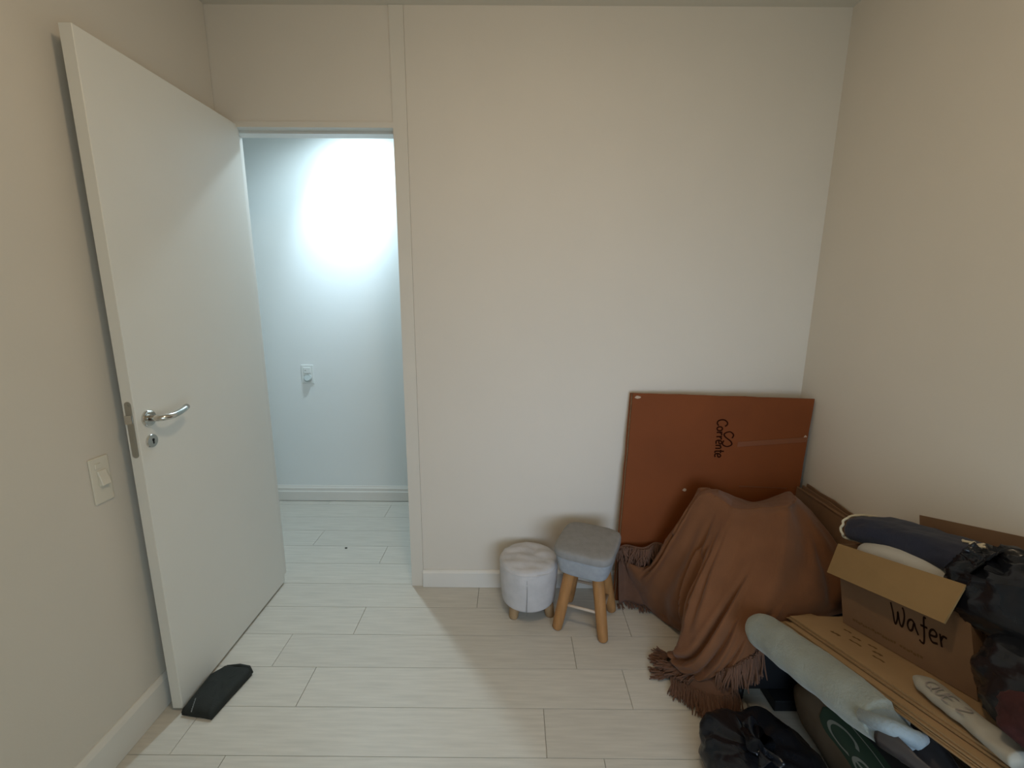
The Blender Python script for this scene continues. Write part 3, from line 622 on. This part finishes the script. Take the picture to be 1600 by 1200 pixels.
def flat_box(label, c0, b0, a0, th_, m, nm_len=1.05, gap=0.0012):
    t = thing('flattened_box', label, 'cardboard', PL(0.5, 0.2, c0))
    h = (th_ - gap) / 2
    for i, (cc, db, da) in enumerate(((0.0, 0.0, 0.0), (h + gap, 0.0045, 0.006))):
        bm = bmesh.new(); N = 16; ring = [(a0 + da + (nm_len - a0) * k / N, b0 + db + 0.0012 * noise.noise(Vector((k * 0.6, c0 * 300, i)))) for k in range(N + 1)]
        ring += [(nm_len + da, 0.418)] + [(a0 + da + 0.012 * noise.noise(Vector((k * 0.9, c0 * 200, i + 5))), 0.418 - (0.418 - b0 - db) * k / N) for k in range(N)]
        A = [bm.verts.new(PL(a, b, c0 + cc + h)) for a, b in ring]; B = [bm.verts.new(PL(a, b, c0 + cc)) for a, b in ring]
        bm.faces.new(A); bm.faces.new(B[::-1])
        for k in range(len(A)): bm.faces.new((A[k], A[(k + 1) % len(A)], B[(k + 1) % len(A)], B[k]))
        from_bm('sheet', bm, m, t)
    for i in range(2):   # torn open end at the far edge
        bb = b0 + 0.004 + i * 0.012; z = c0 + 0.002 + i * 0.004
        hexa('end_flap', [PL(a0 - 0.040 + i * .012, bb, z - 0.010), PL(a0 + 0.02, bb - 0.002, z), PL(a0 + 0.02, bb + 0.10, z), PL(a0 - 0.03, bb + 0.08, z - 0.004),
                          PL(a0 - 0.040 + i * .012, bb, z - 0.007), PL(a0 + 0.02, bb - 0.002, z + 0.003), PL(a0 + 0.02, bb + 0.10, z + 0.003), PL(a0 - 0.03, bb + 0.08, z - 0.001)], m, t)
    return t
flat_box('flattened tan carton at the bottom of the tilted stack, resting on rolled blanket', -0.0350, 0.016, 0.030, 0.0090, M['card_tan'])
flat_box('flattened tan carton, second in the tilted stack, its edge showing below the top one', -0.0236, 0.020, 0.012, 0.0092, M['card_tan'])
ft = flat_box('flattened carton topmost of the tilted stack, under the printed box and white packet', -0.0116, 0.047, -0.004, 0.0116, M['card_tan'])
bm = bmesh.new()
for (a, b, ln, wd) in ((0.10, 0.160, 0.030, 0.006), (0.150, 0.150, 0.03, 0.007), (0.20, 0.158, 0.03, 0.006), (0.115, 0.110, 0.035, 0.009), (0.17, 0.125, 0.045, 0.006), (0.24, 0.140, 0.03, 0.008), (0.265, 0.118, 0.04, 0.006)):
    stroke(bm, [(0, 0), (ln * 0.3, wd * 0.25), (ln * 0.6, -wd * 0.2), (ln, 0.1 * wd)], wd, lambda x, y, a=a, b=b: PL(a + x, b - y, 0.0004))
me = bpy.data.meshes.new('faded_print'); bm.to_mesh(me); bm.free(); link('faded_print', me, M['ink_faint'], ft)

# rolled fleece blanket under the stack
def roll_axis(s):    # s 0 far .. 1 near; the far end lies beside the stack, the near end under it
    return PL(-0.015 + 0.470 * s, -0.062 + 0.058 * s, -0.036 - 0.026 * s)
rl = thing('rolled_blanket', 'rolled grey-green fleece blanket with pale blue end under the tilted cardboard', 'blanket', roll_axis(0.4))
def roll_fn(u, v):
    p = roll_axis(v); th_ = 2 * PI * u
    e = min(1.0, v / 0.15); r = 0.057 * math.sqrt(max(0.0, 1 - (1 - e) ** 2)) ** 0.8 * (1 - 0.10 * max(0, v - 0.85) / 0.15)
    r = max(r, 0.004)
    k = 1 + 0.05 * noise.noise(Vector((math.cos(th_) * 1.2, math.sin(th_) * 1.2, v * 7))) + 0.02 * noise.noise(Vector((math.cos(th_) * 4, math.sin(th_) * 4, v * 20)))
    b = -0.062 + 0.058 * v + math.cos(th_) * r * k * 1.04; c = -0.036 - 0.026 * v + math.sin(th_) * r * k
    lim = 0.06 if b < 0.0 else 0.06 + (-0.036 - 0.06) * min(1, b / 0.013)
    return PL(-0.015 + 0.470 * v, b, min(c, lim))
surf('outer_roll', 48, 60, roll_fn, M['fleece'], rl, True)
def blue_fn(u, v):
    th_ = 2 * PI * u; s = v; rad = 0.047 * math.sqrt(max(0.0, 1 - (s * 0.985) ** 3)) * (1 + 0.16 * math.sin(3 * th_ + 1.0) * s + 0.10 * noise.noise(Vector((math.cos(th_) * 2, math.sin(th_) * 2, s * 3))))
    p = roll_axis(0.93) + EA * (0.090 * s) ; return p + EB * (math.cos(th_) * rad * 1.05) + EC * (math.sin(th_) * rad * (0.95 - 0.25 * s) - 0.02 * s)
bl = surf('inner_lining', 48, 24, blue_fn, M['bluefleece'], rl, True); bl['label'] = 'pale blue folded end of the roll'
tube('lining_fold', [roll_axis(0.93) + EB * (-0.05) + EC * 0.010 + EA * 0.02, roll_axis(0.93) + EB * (-0.02) + EC * 0.016 + EA * 0.085, roll_axis(0.93) + EB * 0.01 + EC * 0.006 + EA * 0.10, roll_axis(0.93) + EB * 0.04 + EC * 0.0 + EA * 0.085], [0.014, 0.019, 0.019, 0.012], M['bluefleece'], rl, 12)
def bagm_fn(u, v):
    th_ = PI * (0.15 + 1.35 * u) + PI * 0.6; r = 0.050 + 0.012 * math.sin(v * 5 + u * 7)
    p = roll_axis(1.0) + EA * (0.02 + 0.16 * v); return p + EB * (math.cos(th_) * r + 0.012) + EC * (math.sin(th_) * r * 0.8 - 0.012 - 0.03 * v + 0.006 * noise.noise(p * 40 + Vector((u * 6, 0, 0))))
surf('plastic_wrap_end', 30, 14, bagm_fn, M['mauve'], rl, thick=0.0015)

# ------------------------------------------------------------------ printed box on the stack
B0, B1, A0, A1, CH = 0.190, 0.412, 0.055, 0.478, 0.250
bx = thing('cardboard_box', 'open brown cardboard box with handwritten-style name on side, quilt stuffed inside', 'box', PL(0.27, 0.30, 0.0))
T_ = 0.005; Z0 = 0.002
pl_hexa('front_panel', A0, A1, B0, B0 + T_, Z0, CH, M['card_brown'], bx)
pl_hexa('back_panel', A0, A1, B1 - T_, B1, Z0, CH, M['card_brown'], bx)
pl_hexa('end_panel', A0, A0 + T_, B0 + T_, B1 - T_, Z0, CH, M['card_brown'], bx)
pl_hexa('end_panel', A1 - T_, A1, B0 + T_, B1 - T_, Z0, CH, M['card_brown'], bx)
pl_hexa('bottom_panel', A0 + T_, A1 - T_, B0 + T_, B1 - T_, Z0, Z0 + T_, M['card_brown'], bx)
def slab(name, q, th_, m):   # four corners in (a, b, c), thickness along the quad's normal
    q = [PL(*p) for p in q]; n = (q[1] - q[0]).cross(q[3] - q[0]).normalized() * th_
    return hexa(name, [p - n for p in q] + q, m, bx)
slab('front_flap', [(A0 + 0.002, B0 - 0.001, CH + 0.002), (A0 + 0.002, B0 - 0.044, CH - 0.090), (A1 - 0.012, B0 - 0.052, CH - 0.082), (A1 - 0.002, B0 - 0.001, CH + 0.010)], 0.004, M['card_in'])['label'] = 'light tan flap folded down over the printed side'
slab('back_flap', [(A0 + 0.055, B1, CH), (A1, B1, CH), (A1, B1 + 0.006, CH + 0.105), (A0 + 0.055, B1 + 0.006, CH + 0.105)], 0.004, M['card_brown'])['label'] = 'brown flap standing upright against the wall'
slab('end_flap', [(A1, B0 + 0.004, CH), (A1 + 0.03, B0 + 0.006, CH - 0.09), (A1 + 0.03, B1 - 0.01, CH - 0.09), (A1, B1 - 0.006, CH)], 0.004, M['card_in'])
s, wdt = glyphs('Wafer'); k_ = 0.165 / wdt
def PWf(x, y): return PL(0.252 + x * k_, B0 - 0.0006, 0.084 + y * k_ * 1.02 + 0.0 * x)
writing('printed_name', s, 0.105, PWf, M['ink_box'], bx)
bm = bmesh.new(); x_ = 0.10
for k in range(26):
    ln = RU(0.004, 0.011); 
    if RU(0, 1) > 0.14: stroke(bm, [(0, 0), (ln / 2, RU(-.002, .002)), (ln, 0)], RU(0.005, 0.008), lambda x, y, a=x_: PL(a + x, B0 - 0.0006, 0.030 + y))
    x_ += ln + 0.0022
    if x_ > 0.34: break
me = bpy.data.meshes.new('small_print'); bm.to_mesh(me); bm.free(); link('small_print', me, M['ink_faint'], bx)
# white pillow under the quilt
def lump(name, ca, cb, cc, ra, rb, rc, m, parent=None, nz=0.06, fr=5.0, e=0.8, seed=0.0, nu=40, nv=28, floor=None):
    def fn(u, v):
        th_ = 2 * PI * u; ph = PI * (v - 0.5) * 0.9999
        x, y, z = sgn(math.cos(ph), e) * sgn(math.cos(th_), e), sgn(math.cos(ph), e) * sgn(math.sin(th_), e), sgn(math.sin(ph), e)
        q = Vector((x, y, z)); k = 1 + nz * noise.noise(q * fr * 0.4 + Vector((seed, 0, 0))) + nz * 0.5 * abs(noise.noise(q * fr + Vector((seed, 3, 0))))
        c = cc + z * rc * k
        if floor is not None: c = max(c, floor)
        return PL(ca + x * ra * k, cb + y * rb * k, c)
    return surf(name, nu, nv, fn, m, parent, True)
pw = lump('white_pillow', 0.225, 0.262, 0.222, 0.155, 0.058, 0.062, M['pillow'], None, 0.05, 4)
tag(pw, 'white pillow packed in the printed box below the navy quilt', 'pillow')
# navy quilt, rolled, with scalloped cream edging
qt = thing('quilt', 'rolled navy quilt with cream scalloped edging lying across top of open box', 'quilt', PL(0.27, 0.31, 0.25))
def q_sec(u, a):
    th_ = 2 * PI * u; rb, rc = 0.085, 0.046
    if a < 0.10: s_ = 0.80 + 0.20 * math.sqrt(max(0, 1 - ((0.10 - a) / 0.10) ** 2))
    else: s_ = 1 - 0.10 * (a - 0.1) / 0.4
    b = 0.312 + sgn(math.cos(th_), 0.75) * rb * s_ ; c = 0.288 + sgn(math.sin(th_), 0.8) * rc * s_ + 0.010 * math.sin(a * 9)
    q = Vector((a * 9, math.cos(th_) * 1.6, math.sin(th_) * 1.6)); k = 0.006 * noise.noise(q) + 0.003 * noise.noise(q * 3)
    return PL(a, b + k * math.cos(th_), c + k)
surf('quilt_roll', 56, 60, lambda u, v: q_sec(u, 0.028 + 0.45 * v), M['navy'], qt, True)
for j, (aa, sc_) in enumerate(((0.022, 1.0),)):
    bm = bmesh.new(); pts = []
    for k in range(90):
        u = k / 89; th_ = 2 * PI * u; p = q_sec(u, max(aa, 0.028)); p = p + EA * (-0.006 - 0.007 * abs(math.sin(u * 22 * PI / 2)) + 0.016 * j) + (p - PL(aa, 0.312, 0.288)) * (0.03 * sc_)
        pts.append(p)
    add_tube(bm, pts, 0.0042, 6); from_bm('scalloped_edging', bm, M['cream'], qt, True)
bm = bmesh.new(); add_tube(bm, [q_sec(0.255 + 0.012 * math.sin(k * 1.9), 0.36 + 0.16 * k / 24) + EC * (0.003 + 0.002 * math.sin(k * 2.4)) for k in range(25)], 0.0038, 6)
from_bm('top_edging', bm, M['cream'], qt, True)

# ------------------------------------------------------------------ bin liners
def bag(name, label, centre, rad, seed, knot=None, floor=None, frame=None, group=None, pleat=0.05, nu=72, nv=48, knot_dir=(0, 0, 1), cat='bag', e=0.72, rough=0.16, ears=(-1, 1)):
    centre = Vector(centre); P_ = frame or (lambda a, b, c: Vector((a, b, c)))
    t = thing(name, label, cat, P_(*centre) if floor is None else Vector((*P_(*centre).xy, 0)), group)
    kd = Vector(knot_dir).normalized()
    kl = Vector(knot) if knot else None
    def body(u, v):
        th_ = 2 * PI * u; ph = PI * (v - 0.5) * 0.9999
        q = Vector((sgn(math.cos(ph), e) * sgn(math.cos(th_), e), sgn(math.cos(ph), e) * sgn(math.sin(th_), e), sgn(math.sin(ph), e)))
        s3 = Vector((seed, seed * 0.7, -seed))
        k = 1 + rough * noise.noise(q * 1.6 + s3) + rough * 0.5 * (0.35 - abs(noise.noise(q * 3.2 + s3))) + rough * 0.22 * (0.3 - abs(noise.noise(q * 8 + s3)))
        p = Vector((q.x * rad[0], q.y * rad[1], q.z * rad[2])) * k
        if kl is not None:     # pleats running into the knot
            d = p - (kl - centre); dist = d.length / max(rad)
            an = math.atan2(d.cross(kd).length * (1 if d.x + d.y > 0 else -1), d.dot(kd) + 1e-6) if False else math.atan2(d.y, d.x)
            w_ = math.exp(-(dist / 0.75) ** 2)
            p = p * (1 - pleat * w_ * (0.5 + 0.5 * math.sin(an * 11 + seed * 5 + 3 * noise.noise(q * 2))) )
        p = p + centre
        if floor is not None and p.z < floor: p.z = floor
        if frame is not None and p.z < 0.0012 and p.x > 0.48: p.z = 0.0012
        return P_(*p)
    surf('bag_body', nu, nv, body, M['bag'], t, True)
    if kl is not None and ears is not None:
        def kn(u, v):
            th_ = 2 * PI * u; s_ = v * 2 - 1
            r = (0.034 * math.exp(-(s_ + 1) * 2.2) + 0.014 + (0.030 if ears else 0.006) * max(0, s_) ** 1.3) * (1 + 0.14 * math.sin(5 * th_ + 4 * v) + 0.25 * noise.noise(Vector((math.cos(th_) * 2, math.sin(th_) * 2, v * 5 + seed))))
            ax, bx_ = frame_of(kd); p = kl + kd * (0.022 * s_ + 0.010) + ax * math.cos(th_) * r + bx_ * math.sin(th_) * r
            return P_(*p)
        surf('knot', 36, 20, kn, M['bag'], t, True)
        for sg in ears:
            def ear(u, v, sg=sg):
                ax, bx_ = frame_of(kd); L_ = 0.060 * v
                p = kl + kd * (0.020 + L_ * 0.25) + ax * (sg * (0.010 + L_)) + bx_ * ((u - 0.5) * (0.014 + 0.060 * v)) + kd * (0.012 * math.sin(u * 9 + v * 4 + sg)); return P_(*p)
            surf('tied_ear', 14, 12, ear, M['bag'], t, thick=0.0012)
    return t
bag('bin_bag', 'shiny black bin bag with knotted neck on floor at the foot of pile', (0.752, 1.02, 0.055), (0.172, 0.240, 0.085), 2.3, knot=(0.722, 1.075, 0.130), floor=0.002, pleat=0.12, rough=0.10)
bag('bin_bag', 'shiny black bin bag slumped over right end of printed box', (0.535, 0.298, 0.235), (0.165, 0.122, 0.108), 5.1, knot=(0.475, 0.235, 0.318), frame=PL, pleat=0.22, knot_dir=(-0.7, -0.3, 0.6), ears=())
bag('bin_bag', 'bulging black bin bag lying lowest on the stack beside white packet', (0.652, 0.245, 0.094), (0.155, 0.150, 0.092), 8.4, frame=PL, pleat=0.0)
def film(u, v):
    a = 0.400 + 0.16 * v; u2 = 0.08 + 0.50 * u; p = q_sec(u2, a); return p + (p - PL(a, 0.312, 0.288)).normalized() * (0.004 + 0.005 * abs(noise.noise(Vector((u * 7, v * 6, 2)))) + 0.012 * v)
bag('bin_bag', 'black bin bag filling the dark space below the tilted cardboard near the camera', (1.150, 0.560, 0.225), (0.165, 0.195, 0.235), 11.7, floor=0.002, pleat=0.0)

# ------------------------------------------------------------------ mortar sack
sk = thing('mortar_sack', 'brown paper mortar sack with dark green printed panel under the rolled blanket', 'sack', (1.125, 1.03, 0))
def sack_sec(th_, y, grow=0.0):
    f = 1 - (abs(y - 1.04) / 0.272) ** 6 * 0.55
    x = 1.108 + sgn(math.cos(th_), 0.62) * (0.155 * (0.7 + 0.3 * f) + grow); z = 0.100 + sgn(math.sin(th_), 0.62) * (0.098 * f + grow)
    k = 0.006 * noise.noise(Vector((math.cos(th_) * 2, math.sin(th_) * 2, y * 9)))
    return Vector((x + k, y, max(z + k, 0.002 + (grow if grow > 0 else 0))))
surf('paper_body', 64, 40, lambda u, v: sack_sec(2 * PI * u, 0.772 + 0.536 * v), M['sack'], sk, True)
def panel(name, t0, t1, y0, y1, grow, m, round_=True):
    def fn(u, v):
        y = y0 + (y1 - y0) * v; tt0, tt1 = t0, t1
        if round_:
            e_ = min(1, max(0.0, (y1 - y) / 0.07)); sh = math.sqrt(max(0, 1 - (1 - e_) ** 2)); mid = (t0 + t1) / 2; tt0 = mid + (t0 - mid) * sh; tt1 = mid + (t1 - mid) * sh
        return sack_sec(tt0 + (tt1 - tt0) * u, y, grow)
    o = surf(name, 30, 30, fn, m, sk); return o
panel('black_panel', PI * 0.40, PI * 0.77, 0.79, 1.165, 0.0016, M['sackblack'])  # black area along the upper part of the sack
panel('green_panel', PI * 0.62, PI * 0.93, 0.79, 1.175, 0.0026, M['green'])['label'] = 'dark green rounded printed panel'
s, wdt = glyphs('Celit'); k_ = 0.30 / wdt
def PS(x, y):
    th_ = PI * (0.885 - y * 0.15); return sack_sec(th_, 1.130 - x * k_, 0.0040)
writing('printed_name', s, 0.10, PS, M['logo'], sk)
writing('printed_line', [[(0.0, 1.42), (0.5, 1.46), (1.2, 1.45), (2.2, 1.45)]], 0.05, PS, M['logo'], sk)

# ------------------------------------------------------------------ white packet and red cloth
pk = thing('packet', 'long off-white packet with faint handwriting lying on cardboard beside the black bags', 'packet', PL(0.57, 0.08, 0.0))
def pk_axis(s): return (0.405 + 0.29 * s, 0.112 - 0.060 * s)
def pk_fn(u, v):
    th_ = 2 * PI * u; a, b = pk_axis(v); wdh = 0.028 * min(1, (v / 0.16 + 0.06) ** 0.6) * (1 - 0.15 * math.exp(-((v - 0.62) / 0.08) ** 2)); h = 0.017 * min(1, (v / 0.14 + 0.04) ** 0.7)
    k = 1 + 0.10 * noise.noise(Vector((math.cos(th_) * 1.5, math.sin(th_) * 1.5, v * 8)))
    return PL(a, b + math.cos(th_) * wdh * k, 0.0185 + sgn(math.sin(th_), 0.8) * h * k)
surf('packet_body', 36, 44, pk_fn, M['whitecloth'], pk, True)
s, wdt = glyphs('QUE 2'); 
def PK(x, y):
    v = 0.21 + 0.42 * x / wdt; a, b = pk_axis(v); off = (y - 0.88) * 0.026
    return PL(a, b + off, 0.0385 - 9.0 * off * off)
writing('handwriting', s, 0.10, PK, M['ink_pen'], pk)
rd = lump('red_cloth', 0.735, 0.098, 0.088, 0.090, 0.072, 0.050, M['red'], None, 0.22, 5, 0.9, 4.2, floor=0.001)
tag(rd, 'crumpled dark red cloth at right edge below the black bags', 'cloth')
